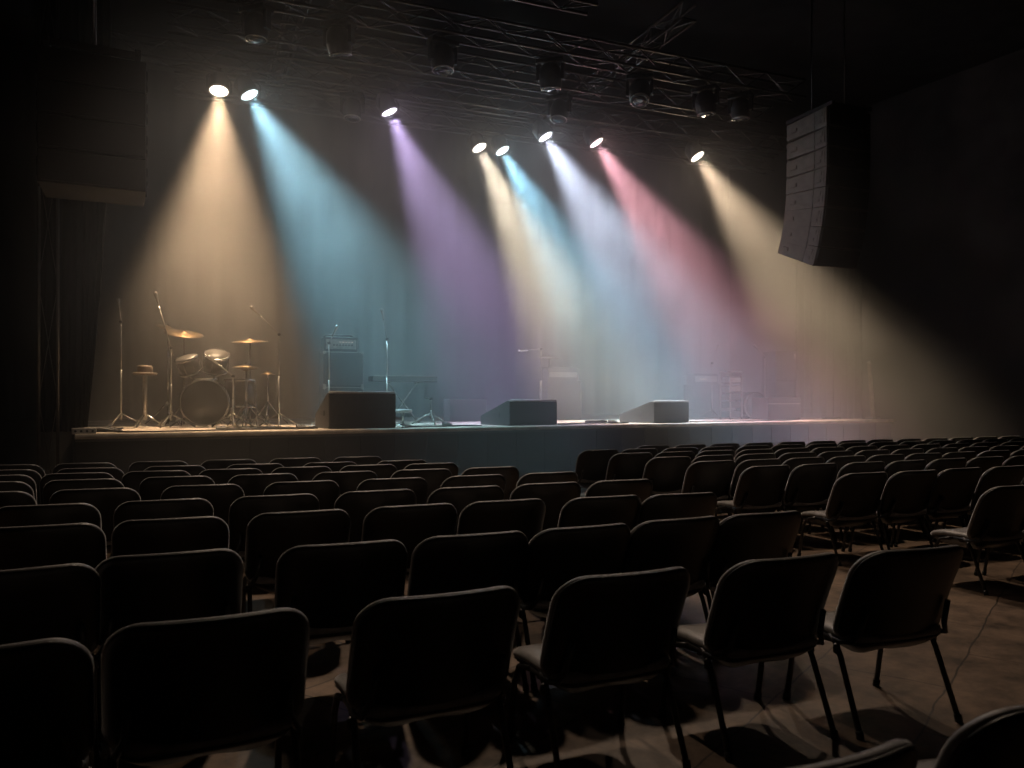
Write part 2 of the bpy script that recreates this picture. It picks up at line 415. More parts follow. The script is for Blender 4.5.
def lit_lamp(px, py, tgt, col, watt, size, label, spill):
    p = at(px, py, 6.46); t = thing('par_lamp', label, 'stage light', p)
    d = (tgt - p).normalized(); Q = d.to_track_quat('-Z', 'Y'); M = Q.to_matrix().to_4x4() @ Matrix.Scale(1.1, 4)
    MB().lathe([(.145,-.03),(.15,0),(.15,.17),(.13,.22),(.085,.27),(.06,.30)], M, 24, c0=False).build('can', M_BLACK, t)
    ring = MB().lathe([(.136,-.032),(.152,-.032),(.152,-.01),(.136,-.01)], M, 24, c0=False, c1=False); ring.build('bezel', M_SILV, t)
    cells = MB(); cells.lathe([(.0,-.004),(.137,-.004)], M, 24, c0=False, c1=False, mi=0)
    for rr, n in ((0,1),(.05,6),(.1,12)):
        for k in range(n):
            a = 2*math.pi*k/n + rr*7; x, y = rr*math.cos(a), rr*math.sin(a)
            cells.lathe([(.022,-.012),(.018,-.019),(.008,-.023)], M @ Matrix.Translation((x, y, 0)), 8, mi=1)
    cells.build('lens', [emit('lens_glow', tuple(.35+.65*c for c in col), LENS*.35), emit('led_cells', tuple(.5+.5*c for c in col), LENS)], t)
    clamp_yoke(t, ZT - 6.46, TA + .4, .205)
    QS = (Vector((1.6, 3.2, .4)) - p).normalized().to_track_quat('-Z', 'Y')
    for nm, P, sz, bl, rad, qq in (('beam_bulb', watt, size, BLEND, .09, Q), ('spill_bulb', spill, 95, 1.0, .12, QS)):
        l = bpy.data.lights.new(nm, 'SPOT'); l.energy = P; l.color = col if nm == 'beam_bulb' else tuple(.75*c + .25*w_ for c, w_ in zip(col, (1,.76,.55))); l.spot_size = R(sz); l.spot_blend = bl; l.shadow_soft_size = rad
        o = bpy.data.objects.new(nm, l); C.objects.link(o); o.parent = t
        o.location = d*.05; o.rotation_euler = qq.to_euler()
    return t
LENS, BLEND = 14.0, .9
WARM, CYAN, LAV, PALE, CYA2, COOL, PINK, WAR2 = (1,.68,.40),(.38,.72,.85),(.70,.53,.95),(1,.86,.64),(.36,.74,.95),(.72,.80,1),(1,.46,.54),(1,.74,.48)
def tg(px, d): return Vector(((px-CX)/FOC*d, d, SZ))
W0, SP = 4700, 60
LAMPS = [
    (219, 90, spx(214, 1.35), WARM, .95, 43, 'lit warm amber lamp at the drum end of the truss, aimed straight down'),
    (249, 94, spx(434, 1.4), CYAN, 1.1, 43, 'lit pale blue lamp close beside the amber lamp over the drums'),
    (389, 111, spx(530, 1.6), LAV, 1.0, 39, 'lit lavender lamp alone between the two blue beams'),
    (479, 147, spx(612, 1.3), PALE, 1.75, 33, 'lit pale yellow lamp on the rear truss beside the second blue lamp'),
    (502, 150, spx(654, 1.3), CYA2, 1.7, 34, 'lit sky blue lamp on the rear truss'),
    (545, 136, spx(719, .35), COOL, 1.95, 38, 'lit cool white lamp between the sky blue and pink beams'),
    (596, 142, spx(779, .1), PINK, 1.45, 35, 'lit pink lamp beside the cool white beam'),
    (697, 156, tg(882, 14.7), WAR2, 1.1, 36, 'lit warm amber lamp nearest the hanging speaker array'),
]
for px, py, tgt, col, w, size, lab in LAMPS: lit_lamp(px, py, tgt, col, W0*w, size, lab, SP*w)

def fill_lamp(s, tgt, watt, size, label):  # added fill light above the view, for chair tops and floor
    p = FILL_POS + TU*s; p.z = 6.46; t = thing('fill_lamp', label, 'stage light', p)
    d = (Vector(tgt) - p).normalized(); Q = d.to_track_quat('-Z', 'Y'); M = Q.to_matrix().to_4x4()
    MB().lathe([(.145,-.03),(.15,0),(.15,.17),(.13,.22),(.085,.27),(.06,.30)], M, 24, c0=False).build('can', M_BLACK, t)
    MB().lathe([(.0,-.004),(.14,-.004)], M, 24, c0=False, c1=False).build('lens', emit('fill_lens', (1,.8,.6), 4), t)
    clamp_yoke(t, ZT - 6.46, TA + .4, .17)
    l = bpy.data.lights.new('fill_spot', 'SPOT'); l.energy = watt; l.color = (1,.76,.56); l.spot_size = R(size); l.spot_blend = 1; l.shadow_soft_size = .12
    o = bpy.data.objects.new('fill_spot', l); C.objects.link(o); o.parent = t; o.location = d*.05; o.rotation_euler = Q.to_euler()
FILL_POS = Vector((0, 8.3, ZT))
truss('added aluminium truss over the front chairs carrying the fill lamps', FILL_POS + TU*(-2.2), FILL_POS + TU*3.7)  # added unseen truss, only there to hold the fill lamps
fill_lamp(-1.2, (-2.4, 6.4, .5), 640, 100, 'added fill lamp on the truss over the chairs, drum-side one')
fill_lamp(1.6, (1.2, 4.6, .3), 330, 90, 'added fill lamp in the middle of the truss over the chairs')
fill_lamp(3.1, (4.6, 8.0, .3), 520, 100, 'added fill lamp at the array end of the truss over the chairs')
def moving_head(p, label, tilt=0, az=0, scale=1.0):
    t = thing('moving_head', label, 'stage light', p, 0, 'unlit lamp heads on the trusses')
    M = Matrix.Rotation(az, 4, 'Z') @ Matrix.Rotation(tilt, 4, 'X'); k = scale
    MB().lathe([(.105*k,-.2*k),(.148*k,-.195*k),(.165*k,-.15*k),(.178*k,-.06*k),(.178*k,.03*k),(.155*k,.12*k),(.11*k,.175*k),(.05*k,.2*k)], M, 20).build('head', M_BLACK, t)
    MB().lathe([(.02,-.205*k),(.105*k,-.206*k),(.105*k,-.2*k)], M, 20).build('lens', M_DARKLENS, t)
    MB().lathe([(.148*k,-.199*k),(.157*k,-.196*k),(.157*k,-.184*k),(.15*k,-.184*k)], M, 20, c0=False, c1=False).build('bezel', M_SILV, t)
    y = MB(); c, s_ = math.cos(az), math.sin(az)
    for q in (-1, 1): y.box((q*.195*k*c, q*.195*k*s_, .07), (.05,.10,.26), Matrix.Rotation(az, 3, 'Z'))
    y.box((0,0,.195), (.43*k,.10,.03), Matrix.Rotation(az, 3, 'Z')); y.build('yoke', M_BLACK, t)
    b = MB(); b.box((0,0,.215), (.44*k,.26*k,.07), Matrix.Rotation(az, 3, 'Z')); b.build('base', M_BLACK, t, bevel=.012)
    MB().tube([(0,0,.24),(0,0,ZT-p.z-.02)], .02, 8).build('clamp', M_ALU, t)
    return t
HEADS = [(340,38,'dark round lamp head, nearest the lavender side of the unlit row',.25), (445,55,'dark round lamp head, second of the unlit row from the drum side',-.1),
         (549,78,'dark round lamp head straight above the cool white lamp',.15), (635,95,'dark lamp head with a blue glint above the pink lamp',-.45), (697,108,'dark lamp head above the amber lamp by the array',.1)]
for px, py, lab, tl in HEADS:
    p = at(px, py, 6.46); base = Vector((0, 12.27, 6.46)); q = p - base
    p = base + TU*q.dot(TU); moving_head(Vector((p.x, p.y, 6.46)), lab, tl, random.uniform(-.6,.6))
for s, lab, d0 in ((-3.0,'dim unlit lamp head between the blue and lavender lamps on the lit truss',15.05), (-3.75,'dim unlit lamp head above the two lamps over the drum kit',12.27), (4.3,'dim unlit lamp head at the array end of the unlit row',12.27), (.9,'dim unlit lamp head on the bare truss above the cool white lamp',13.65)):
    p = Vector((0, d0, 6.46)) + TU*s; moving_head(p, lab, random.uniform(-.5,.5), random.uniform(-.6,.6), .92)
# ------------------------------------------------------------------ hanging line arrays
def line_array(label, top, n, rz, tilts, zceil, side):
    """top: middle of the front edge of the topmost box"""
    t = thing('line_array', label, 'speaker', top, rz)
    W, D, H = 1.0, 1.0, .345
    y, z, a = 0.0, 0.0, 0.0
    for i in range(n):
        a = R(tilts[i])
        M = Matrix.Translation((0, y, z)) @ Matrix.Rotation(a, 4, 'X')
        # local box: front face at y=0 looking to -y, hanging down from z=0
        c = MB(); c.prism([(0,-.004),(D,-.03),(D,-H+.03),(0,-H+.004)], -W/2, W/2, M); cab = c.build('cabinet', side, t, bevel=.01)
        MB().box((0,0,0), (W-.06,.02,H-.05)).build('grille', M_GRILLE, cab).matrix_local = M @ Matrix.Translation((0,-.012,-H/2))
        for s in (-1, 1):
            h = MB(); h.box((s*(W/2+.001), .45, -H/2), (.012,.80,H*.55))
            h.box((s*(W/2+.008), .13, -H*.32), (.014,.07,.08)); h.box((s*(W/2+.008), .17, -H*.66), (.014,.09,.05))
            h.box((s*(W/2+.005), .29, -H/2), (.012,.018,H*.94)); h.box((s*(W/2+.012), .80, -H*.55), (.02,.16,.06))
            o = h.build('rigging_plate', [side], cab); o.matrix_local = M
        e = M @ Vector((0, 0, -H)); y, z = e.y, e.z
    f = MB()
    for s in (-1, 1): f.box((s*.42, .5, .05), (.06, 1.15, .07))
    for q in (.02, .5, .95): f.box((0, q, .05), (.86, .06, .07))
    f.build('flying_frame', M_BLACK, t, bevel=.006)
    k = MB()
    for q in (.1, .9): k.tube([(0,q,.08),(0,q,zceil-top[2])], .012, 6)
    k.build('hoist_chain', M_ALU, t)
    return t
RA = R(22)
def rad_pt(px, d, z): return Vector(((px-CX)/FOC*d, d, z))
line_array('curved black line array speaker hanging over the far end of the stage', rad_pt(849, 14.0, 6.48), 8, RA, [0,0,1,3,6,10,15,21], 9.0, M_ARRAY)
line_array('dark line array speaker hanging above the tower at the drum end', rad_pt(93, 8.25, 4.98), 4, RA+R(4), [0,0,1,2], 9.0, M_BLACK)
truss('thin vertical truss tower standing at the drum end of the stage front', rad_pt(48, 9.55, .0), rad_pt(48, 9.55, 7.0), w=.2, r=.018, br=.005, step=1.2, name='truss_tower', m=mat('dark_steel', (.10,.095,.09), .45, metal=.6, noise=(9,.2)))

# ------------------------------------------------------------------ things on the stage
def wedge(px, v, w, h, dp, label, turn=8):
    p = spx(px, v, SZ+.003); t = thing('stage_monitor', label, 'monitor speaker', p, SA + R(turn), 'stage monitors along the front edge')
    MB().prism([(0,0),(0,h-.02),(.02,h),(.08,h),(dp,h*.38),(dp,0)], -w/2, w/2).build('cabinet', M_CAB, t, bevel=.012)
    sl = Vector((0, dp-.08, h*.38-h)); a = math.atan2(sl.z, sl.y)
    MB().box((0, (.08+dp)/2, (h+h*.38)/2+.008), (w*.88, sl.length*.86, .014), Matrix.Rotation(a, 3, 'X')).build('grille', M_GRILLE, t)
    MB().tube([(-w*.485,.014,h+.002),(w*.485,.014,h+.002)], .018, 12).build('top_highlight', M_EDGE_HI, t)  # pale bar painted as the light caught by the top edge
    b = MB()
    for s in (-1, 1): b.box((s*(w/2+.004), dp*.42, h*.42), (.012, .16, .07))
    b.build('handle', M_BLACK, t, bevel=.004)
    MB().box((0,.001,h*.1), (w*.98,.012,.02)).build('foot_rail', M_BLACK, t)
    return t
wedge(363, .30, .98, .50, .70, 'largest black stage monitor, nearest the drum kit', 0)
wedge(534, .34, .96, .385, .80, 'middle black stage monitor of the three at the front edge')
wedge(672, .34, .90, .37, .85, 'smallest-looking black stage monitor below the pink beam')

def tripod(mb, z, r, h, rad=.011, rot=0, mi=0):
    for k in range(3):
        a = rot + 2*math.pi*k/3; mb.tube([(0,0,z+h),(r*math.cos(a),r*math.sin(a),z+.012)], rad, 6, mi=mi)
def drum(name, label, p, r, h, axis, mat_shell, head_front, legs=0, rz=0, cat='drum'):
    """axis: rotation matrix bringing local z to the drum's axis; p: centre"""
    t = thing(name, label, cat, p, rz)
    MB().lathe([(r,-h/2),(r,h/2)], axis, 32).build('shell', mat_shell, t)
    MB().lathe([(.01,h/2+.012),(r*.98,h/2+.010),(r*.99,h/2)], axis, 32).build('drum_head', head_front, t)
    for s in (-1, 1):
        MB().lathe([(r,s*h/2-.02),(r+.018,s*h/2-.018),(r+.018,s*h/2+.018),(r-.004,s*h/2+.018)], axis, 32, c0=False, c1=False).build('hoop', M_CHROME, t)
    l = MB()
    for k in range(8):
        a = 2*math.pi*k/8; l.tube([axis @ Vector(((r+.014)*math.cos(a),(r+.014)*math.sin(a),-h/2)), axis @ Vector(((r+.014)*math.cos(a),(r+.014)*math.sin(a),h/2))], .006, 5)
    l.build('tension_rod', M_CHROME, t)
    return t
DV = 2.1
bd = spx(206, DV); BR = .33
AX = Matrix.Rotation(R(90), 4, 'X')           # drum axis along -y (towards the audience)
kick = drum('bass_drum', 'large bass drum with black front head lying on its side on stage', bd + Vector((0,0,BR+.03)), BR, .42, AX, M_DRUM, M_BHEAD, rz=SA-R(14))
for s in (-1, 1): MB().tube([(s*BR*.8,-.1,-BR*.55),(s*(BR+.14),-.22,-BR-.02)], .012, 6).build('spur', M_CHROME, kick)
def place(px, dv, z): q = spx(px, DV+dv); return Vector((q.x, q.y, SZ+z))
TILT = lambda x, y: (Matrix.Rotation(x, 4, 'X') @ Matrix.Rotation(y, 4, 'Y'))
tm = drum('rack_tom', 'small tom drum mounted above the bass drum, head tipped up', place(216, .0, .97), .17, .24, TILT(R(28), R(14)), M_DRUM, M_HEAD)
MB().tube([(0,0,-.1),(-.04,.02,-.25)], .016, 8).build('mount', M_CHROME, tm)
tm2 = drum('rack_tom', 'second tom drum mounted above the bass drum on the curtain side', place(189, .08, .92), .155, .22, TILT(R(24), R(-10)), M_DRUM, M_HEAD)
MB().tube([(0,0,-.1),(.04,.02,-.22)], .016, 8).build('mount', M_CHROME, tm2)
ft = drum('floor_tom', 'deep floor tom on three legs beside the bass drum', place(240, .15, .50), .22, .40, Matrix.Identity(4), M_DRUM, M_HEAD)
for k in range(3):
    a = 2.1*k+.4; MB().tube([(.235*math.cos(a),.235*math.sin(a),.05),(.245*math.cos(a),.245*math.sin(a),-.49)], .01, 6).build('leg', M_CHROME, ft)
sn = drum('snare_drum', 'shallow snare drum on a stand behind the bass drum', place(206, .85, .66), .18, .14, TILT(R(8), 0), M_CHROME, M_HEAD)
b = MB(); b.tube([(0,0,-.08),(0,0,-.42)], .014, 8); tripod(b, -.66, .26, .3); b.build('stand', M_CHROME, sn)

def cymbal_stand(name, label, p, h, r, tilt, az=0, boom=0, pair=False):
    t = thing(name, label, 'cymbal', p, az)
    b = MB(); b.tube([(0,0,.25),(0,0,h-.03)], .011, 8); b.tube([(0,0,.02),(0,0,.3)], .015, 8); b.build('stand', M_CHROME, t)
    for k in range(3):
        a = 2*math.pi*k/3+.5; MB().tube([(0,0,.38),(.18*math.cos(a),.18*math.sin(a),.16),(.34*math.cos(a),.34*math.sin(a),.014)], .010, 6).build('leg', M_CHROME, t)
    M = Matrix.Translation((0,0,h)) @ TILT(tilt, tilt*.4)
    for j in range(2 if pair else 1):
        MM = M @ Matrix.Translation((0,0,-.03*j)) @ (Matrix.Rotation(math.pi, 4, 'X') if j else Matrix.Identity(4))
        MB().lathe([(.012,.038),(.045,.032),(.06,.016),(r*.6,.008),(r,-.006),(r,-.009),(r*.6,.004),(.058,.012),(.03,.026)], MM, 36, c0=False, c1=False).build('cymbal', M_BRASS, t)
    MB().tube([(0,0,h-.02),(0,0,h+.07)], .006, 6).build('wing_nut', M_CHROME, t)
    return t
def on_stage(px, dv): return spx(px, DV+dv)
cymbal_stand('crash_cymbal', 'wide crash cymbal tipped towards the audience above the toms', on_stage(184, .75), 1.44, .29, R(16), .3)
cymbal_stand('crash_cymbal', 'smaller crash cymbal behind the boom stand at the curtain side', on_stage(168, 1.15), 1.55, .20, R(20), .9)
cymbal_stand('ride_cymbal', 'flat ride cymbal on a tall stand over the floor tom', on_stage(250, .0), 1.30, .27, R(7), -.4)
cymbal_stand('hi_hat', 'pair of hi-hat cymbals on a low stand in the amber light', on_stage(246, -.25), .90, .19, R(3), .2, pair=True)
cymbal_stand('splash_cymbal', 'small splash cymbal low on the side of the kit facing the amplifier', on_stage(268, .55), .82, .13, R(2), .2)

def boom_stand(name, label, p, h, tip, az=0, cat='microphone stand', mic=True, base='tripod'):
    t = thing(name, label, cat, p, az)
    b = MB(); b.tube([(0,0,.1),(0,0,h*.55)], .014, 8); b.tube([(0,0,h*.5),(0,0,h)], .010, 8); b.build('pole', M_SILV, t)
    if base == 'tripod':
        for k in range(3):
            a = 2*math.pi*k/3+.3; MB().tube([(0,0,.2),(.33*math.cos(a),.33*math.sin(a),.014)], .011, 6).build('leg', M_SILV, t)
    else: MB().lathe([(.15,0),(.15,.02),(.03,.035),(.015,.1)], None, 24).build('round_base', M_BLACK, t)
    tip = Vector(tip); top = Vector((0,0,h)); d = (tip-top)
    MB().tube([top - d*.18, tip], .008, 8).build('boom', M_SILV, t)
    MB().lathe([(.02,-.02),(.022,.02)], Matrix.Translation(top) @ Matrix.Rotation(R(90),4,'X'), 10).build('knob', M_BLACK, t)
    if mic:
        q = d.normalized().to_track_quat('Z','Y').to_matrix().to_4x4(); MM = Matrix.Translation(tip) @ q
        MB().lathe([(.010,-.02),(.014,.02),(.018,.11),(.026,.125),(.028,.15),(.02,.175),(.006,.182)], MM, 12).build('microphone', M_SILV, t)
    return t
boom_stand('boom_microphone_stand', 'tall boom microphone stand leaning up at the curtain side of the kit', on_stage(171, -.2), 1.15, (-.17,0,1.78), .2)
boom_stand('boom_microphone_stand', 'boom microphone stand arching over the amplifier side of the kit', on_stage(279, -.5), 1.38, (-.28,.02,1.66), SA)
boom_stand('boom_microphone_stand', 'thin stand at the far curtain side with a short boom', on_stage(121, .4), 1.55, (-.05,.1,1.75), .2)
boom_stand('boom_microphone_stand', 'low boom stand in front of the hi-hat', on_stage(233, -.45), .75, (-.20,.05,.92), .6)
boom_stand('straight_microphone_stand', 'tall thin microphone stand behind the largest stage monitor', spx(387, 1.9), 1.40, (-.06,0,1.72), SA, base='round')
# side table with a tray of percussion next to the curtain
t = thing('percussion_stand', 'small stand with a round tray on a post beside the drum kit', 'stand', on_stage(145, .1), .2)
MB().lathe([(.012,.76),(.16,.765),(.165,.79),(.155,.80),(.145,.775),(.01,.772)], None, 24).build('tray', M_TAN, t)
MB().lathe([(.10,.80),(.105,.83),(.105,.88),(.09,.90),(.02,.905)], None, 20).build('block_drum', M_TAN, t)
MB().tube([(0,0,.1),(0,0,.77)], .03, 10).build('post', M_SILV, t)
for k in range(3):
    a = 2.1*k+.3; MB().tube([(0,0,.2),(.26*math.cos(a),.26*math.sin(a),.014)], .012, 6).build('leg', M_SILV, t)
# drum stool
t = thing('drum_stool', 'round padded drum stool behind the bass drum', 'stool', on_stage(210, 1.5), 0)
MB().lathe([(.02,.46),(.17,.47),(.18,.50),(.165,.545),(.05,.555)], None, 24).build('seat', M_FAB, t); MB().tube([(0,0,.1),(0,0,.47)], .02, 8).build('post', M_CHROME, t)
for k in range(3):
    a = 2.1*k; MB().tube([(0,0,.25),(.25*math.cos(a),.25*math.sin(a),.014)], .012, 6).build('leg', M_CHROME, t)

def box_thing(name, label, p, rz, size, m, cat, front=None, extras=None):
    t = thing(name, label, cat, p, rz); w, d, h = size
    MB().box((0,0,h/2), size).build('cabinet', m, t, bevel=.015)
    if front: MB().box((0,-d/2-.004,h*front[1]), (w*front[2], .012, h*front[3])).build(front[0], front[4], t)
    return t
# bass amplifier: two cabinets and a head, each a thing
AR = SA - R(6)
ap = spx(341, 2.6)
def amp_cab(p, w, d, h, label, name='speaker_cabinet'):
    t = box_thing(name, label, p, AR, (w,d,h), M_CAB, 'speaker', ('grille', .5, .92, .88, M_GRILLE))
    b = MB()
    for sx in (-1,1):
        for z in (.02, h-.02): b.box((sx*(w/2-.02), -d/2+.015, z), (.05,.05,.05))
    b.build('corner_protector', M_SILV, t, bevel=.008)
    MB().box((0,-d/2-.012,h-.012), (w*.9,.012,.012)).build('top_piping', M_SILV, t)
    return t
amp_cab(ap, .66, .45, .62, 'lower black bass speaker cabinet behind the largest stage monitor')
amp_cab(ap + Vector((0,0,.622)), .66, .45, .58, 'upper black bass speaker cabinet stacked under the amplifier head')
t = thing('amplifier_head', 'amplifier head with small glowing lights on top of the bass cabinets', 'amplifier', ap + Vector((-.03,0,1.202)), AR)
MB().box((0,0,.125), (.56,.34,.25)).build('cabinet', M_CAB, t, bevel=.015)
MB().box((0,-.172,.125), (.50,.012,.16)).build('control_panel', M_PANEL, t)
k = MB(); 
for i in range(7): k.lathe([(.014,0),(.012,.02)], Matrix.Translation((-.12+.05*i,-.178,.11)) @ Matrix.Rotation(R(90),4,'X'), 10)
k.build('knob', M_BLACK, t)
MB().lathe([(.014,0),(.010,.012)], Matrix.Translation((-.19,-.178,.14)) @ Matrix.Rotation(R(90),4,'X'), 10).build('power_light', M_LEDA, t)
k = MB()
for i in range(5): k.box((-.02+.05*i,-.180,.16), (.02,.006,.012))
k.build('indicator_light', M_LEDW, t)
MB().tube([(-.26,0,.25),(-.2,0,.285),(.2,0,.285),(.26,0,.25)], .012, 8).build('handle', M_BLACK, t)
boom_stand('clip_microphone_stand', 'short microphone stand in front of the bass cabinets', spx(329, 1.9), 1.30, (.05,-.03,1.42), SA)
# keyboard on cross stand
kp = spx(403, 2.5)
t = thing('keyboard', 'long thin stage keyboard lying on a crossed stand beside the tall microphone', 'keyboard', kp + Vector((0,0,.72)), AR)
MB().box((0,0,.045), (1.15,.32,.09)).build('case', M_CAB, t, bevel=.01)
w = MB()
for i in range(52): w.box((-.53+.0205*i, -.11, .094), (.019,.13,.012))
w.build('key_bed', M_WHITE, t)
MB().box((0,.06,.094), (1.05,.12,.01)).build('control_panel', M_PANEL, t)
t = thing('keyboard_stand', 'crossed metal stand under the long stage keyboard', 'stand', kp, AR)
for s in (-1, 1):
    for q in (-1, 1): MB().tube([(q*.26,s*.02-.0,.02),(-q*.26,s*.02,.70)] if s > 0 else [(q*.26,-.14,.02),(q*.26,.14,.02)], .014, 8).build('bar', M_SILV, t)
for q in (-1, 1): MB().tube([(q*.26,-.15,.706),(q*.26,.15,.706)], .013, 8).build('support_arm', M_SILV, t)
# low stool and small stands near the first monitor
t = thing('low_stool', 'low round stool beside the largest stage monitor', 'stool', spx(403, 1.15), 0)
MB().lathe([(.02,.20),(.14,.205),(.15,.23),(.13,.255),(.02,.26)], None, 22).build('seat', M_PANEL, t); MB().tube([(0,0,.02),(0,0,.21)], .02, 8).build('post', M_CHROME, t)
MB().lathe([(.13,.0),(.13,.012),(.03,.03)], None, 20).build('round_base', M_CHROME, t)
boom_stand('guitar_stand', 'short tripod stand between the stool and the low case', spx(431, 1.3), .42, (-.12,0,.44), SA, cat='stand', mic=False)
box_thing('guitar_amplifier', 'low black amplifier on the deck between the keyboard and middle monitor', spx(465, 3.0), AR, (.72,.4,.42), M_CAB, 'amplifier', ('grille', .42, .9, .68, M_GRILLE))
# centre: low riser with cabinet and rig
cp = spx(560, 3.4)
box_thing('guitar_cabinet', 'wide speaker cabinet in the haze behind the middle monitor', cp, AR, (.78,.42,.80), M_CAB, 'speaker', ('grille', .5, .92, .9, M_GRILLE))
t = box_thing('amplifier_head', 'amplifier head sitting on the hazy guitar cabinet', cp + Vector((0,0,.802)), AR, (.70,.3,.26), M_CAB, 'amplifier', ('control_panel', .45, .9, .4, M_PANEL))
MB().tube([(-.2,0,.26),(-.15,0,.29),(.15,0,.29),(.2,0,.26)], .012, 8).build('handle', M_SILV, t)
boom_stand('boom_microphone_stand', 'microphone stand with level boom in the haze behind the middle monitor', spx(541, 2.6), 1.38, (-.32,0,1.34), SA)
cymbal_stand('crash_cymbal', 'lone cymbal on a thin stand half lost in the central haze', spx(549, 4.2), 1.32, .24, R(6), 0)
# right cluster
rp = spx(731, 2.0)
t = thing('equipment_rack', 'narrow upright equipment rack with a bright panel beside the small monitor', 'rack', rp, AR)
for sx in (-1, 1):
    for sy in (-1, 1): MB().box((sx*.15, sy*.16, .5), (.03,.03,1.0)).build('upright', M_SILV, t)
for i, hh in enumerate((.10,.30,.47,.64,.82)):
    u_ = MB().box((0,0,hh), (.27,.30,.13)).build('rack_unit', M_CAB, t, bevel=.006)
    MB().box((0,-.156,hh), (.25,.012,.10)).build('face_plate', M_PANEL if i in (3,4) else M_BLACK, u_)
MB().box((0,0,.995), (.33,.35,.03)).build('top_tray', M_SILV, t)
box_thing('guitar_cabinet', 'guitar cabinet in the pink haze behind the smallest monitor', spx(702, 3.6), AR, (.76,.4,.76), M_CAB, 'speaker', ('grille', .5, .92, .9, M_GRILLE))
t = box_thing('amplifier_head', 'amplifier head with lit switches on the cabinet in the pink haze', spx(702, 3.6) + Vector((0,0,.762)), AR, (.68,.3,.25), M_CAB, 'amplifier', ('control_panel', .5, .9, .55, M_PANEL))
k = MB()
for i in range(3): k.box((-.16+.07*i,-.165,.12), (.035,.01,.03))
k.build('indicator_light', M_LEDW, t)
box_thing('flight_case', 'wide black flight case near the front at the far end of the stage', spx(776, 1.3), AR, (.85,.5,.45), M_CAB, 'case', ('lid_band', .72, 1.0, .05, M_SILV))
fp = spx(779, 3.2)
box_thing('speaker_cabinet', 'tall lower speaker cabinet behind the flight case', fp, AR, (.66,.5,.85), M_CAB, 'speaker', ('grille', .5, .9, .9, M_GRILLE))
t = box_thing('speaker_cabinet', 'upper speaker cabinet stacked behind the flight case', fp + Vector((0,0,.852)), AR, (.62,.48,.72), M_CAB, 'speaker', ('grille', .5, .9, .9, M_GRILLE))
MB().box((.26,-.245,.60), (.05,.02,.12)).build('badge_plate', M_SILV, t)
bd2 = drum('marching_drum', 'round drum standing on its edge between the rack and flight case', spx(751, 1.9) + Vector((0,0,.28)), .27, .3, AX, M_DRUM, M_BHEAD, rz=AR)
boom_stand('boom_microphone_stand', 'microphone stand beside the upright rack at the far end', spx(712, 2.5), 1.2, (.12,0,1.45), SA)
boom_stand('boom_microphone_stand', 'microphone stand rising behind the flight case', spx(765, 2.2), 1.35, (-.2,0,1.5), SA)
# pale banner at the far end
t = thing('rolled_banner', 'narrow pale upright cloth strip leaning at the far end of the stage', 'banner', spx(873, .55), SA)
o = MB(); ns = 18; vs = []; 
for j in range(ns+1):
    h = j/ns; w_ = .05 + .012*(1-h)
    cx_ = -.12*h; cy_ = 0
    for k in range(8):
        a = 2*math.pi*k/8; vs.append(Vector((cx_ + w_*math.cos(a), cy_ + .03*math.sin(a)*(1+.3*math.sin(h*20+k)), .04+1.14*h)))
o.add(vs, [(j*8+k, j*8+(k+1)%8, (j+1)*8+(k+1)%8, (j+1)*8+k) for j in range(ns) for k in range(8)] + [tuple(range(8)), tuple(ns*8+k for k in range(8))], True)
o.build('cloth', M_PALE, t)
MB().box((.0,0,.02), (.26,.2,.04)).build('base', M_SILV, t, bevel=.006)
MB().tube([(-.13,0,1.15),(-.135,0,1.22)], .03, 8).build('top_cap', M_SILV, t)

# cables on the deck, stage box, folded cover
def cable(label, pts, r=.012, name='cable'):
    P = [Vector(p) for p in pts]; out = []
    for i in range(len(P)-1):
        p0, p1, p2, p3 = P[max(0,i-1)], P[i], P[i+1], P[min(len(P)-1,i+2)]
        for k in range(8):
            s = k/8; out.append(.5*((2*p1) + (p2-p0)*s + (2*p0-5*p1+4*p2-p3)*s*s + (3*p1-p0-3*p2+p3)*s**3))
    out.append(P[-1]); return tag(MB().tube(out, r, 6).build(name, M_CABLE), label, 'cable')
def wig(px0, px1, v, n, amp=.1): return [spx(px0+(px1-px0)*i/n, v+random.uniform(-amp,amp), SZ+.013) for i in range(n+1)]
cable('black cable snaking along the stage edge in front of the drum kit', wig(118, 318, .35, 9, .16))
cable('black cable running from the bass drum to the largest monitor', wig(225, 330, .85, 6, .2))
cable('black cable lying between the largest and middle monitors', wig(402, 482, .3, 6, .12))
cable('black cable lying between the middle and smallest monitors', wig(558, 628, .4, 6, .15))
cable('black cable trailing from the smallest monitor towards the flight case', wig(690, 800, .45, 7, .15))
def coil(label, p, r0, turns):
    pts = []
    for i in range(turns*16):
        a = 2*math.pi*i/16; rr = r0*(1+.14*math.sin(i*1.7)); pts.append((rr*math.cos(a), rr*math.sin(a)*.9, .014+.02*(i/16)*.55+.004*math.sin(i*2.1)))
    o = MB().tube(pts, .013, 6).build('cable_coil', M_CABLE); return tag(o, label, 'cable', loc=p)
coil('black cable coil at the drum-end corner of the stage', spx(100, .45), .22, 4)
coil('black cable coil on the deck in front of the middle monitor gap', spx(596, .9), .17, 3)
coil('black cable coil by the foot of the pale banner', spx(832, .8), .18, 3)
t = thing('stage_box', 'small pale metal cable box at the drum-end stage corner', 'stage box', spx(84, .12), SA)
MB().box((0,0,.035), (.26,.14,.07)).build('housing', M_SILV, t, bevel=.01)
k = MB()
for i in range(4): k.lathe([(.015,0),(.013,.012)], Matrix.Translation((-.09+.06*i,-.07,.035)) @ Matrix.Rotation(R(90),4,'X'), 8)
k.build('socket', M_BLACK, t)
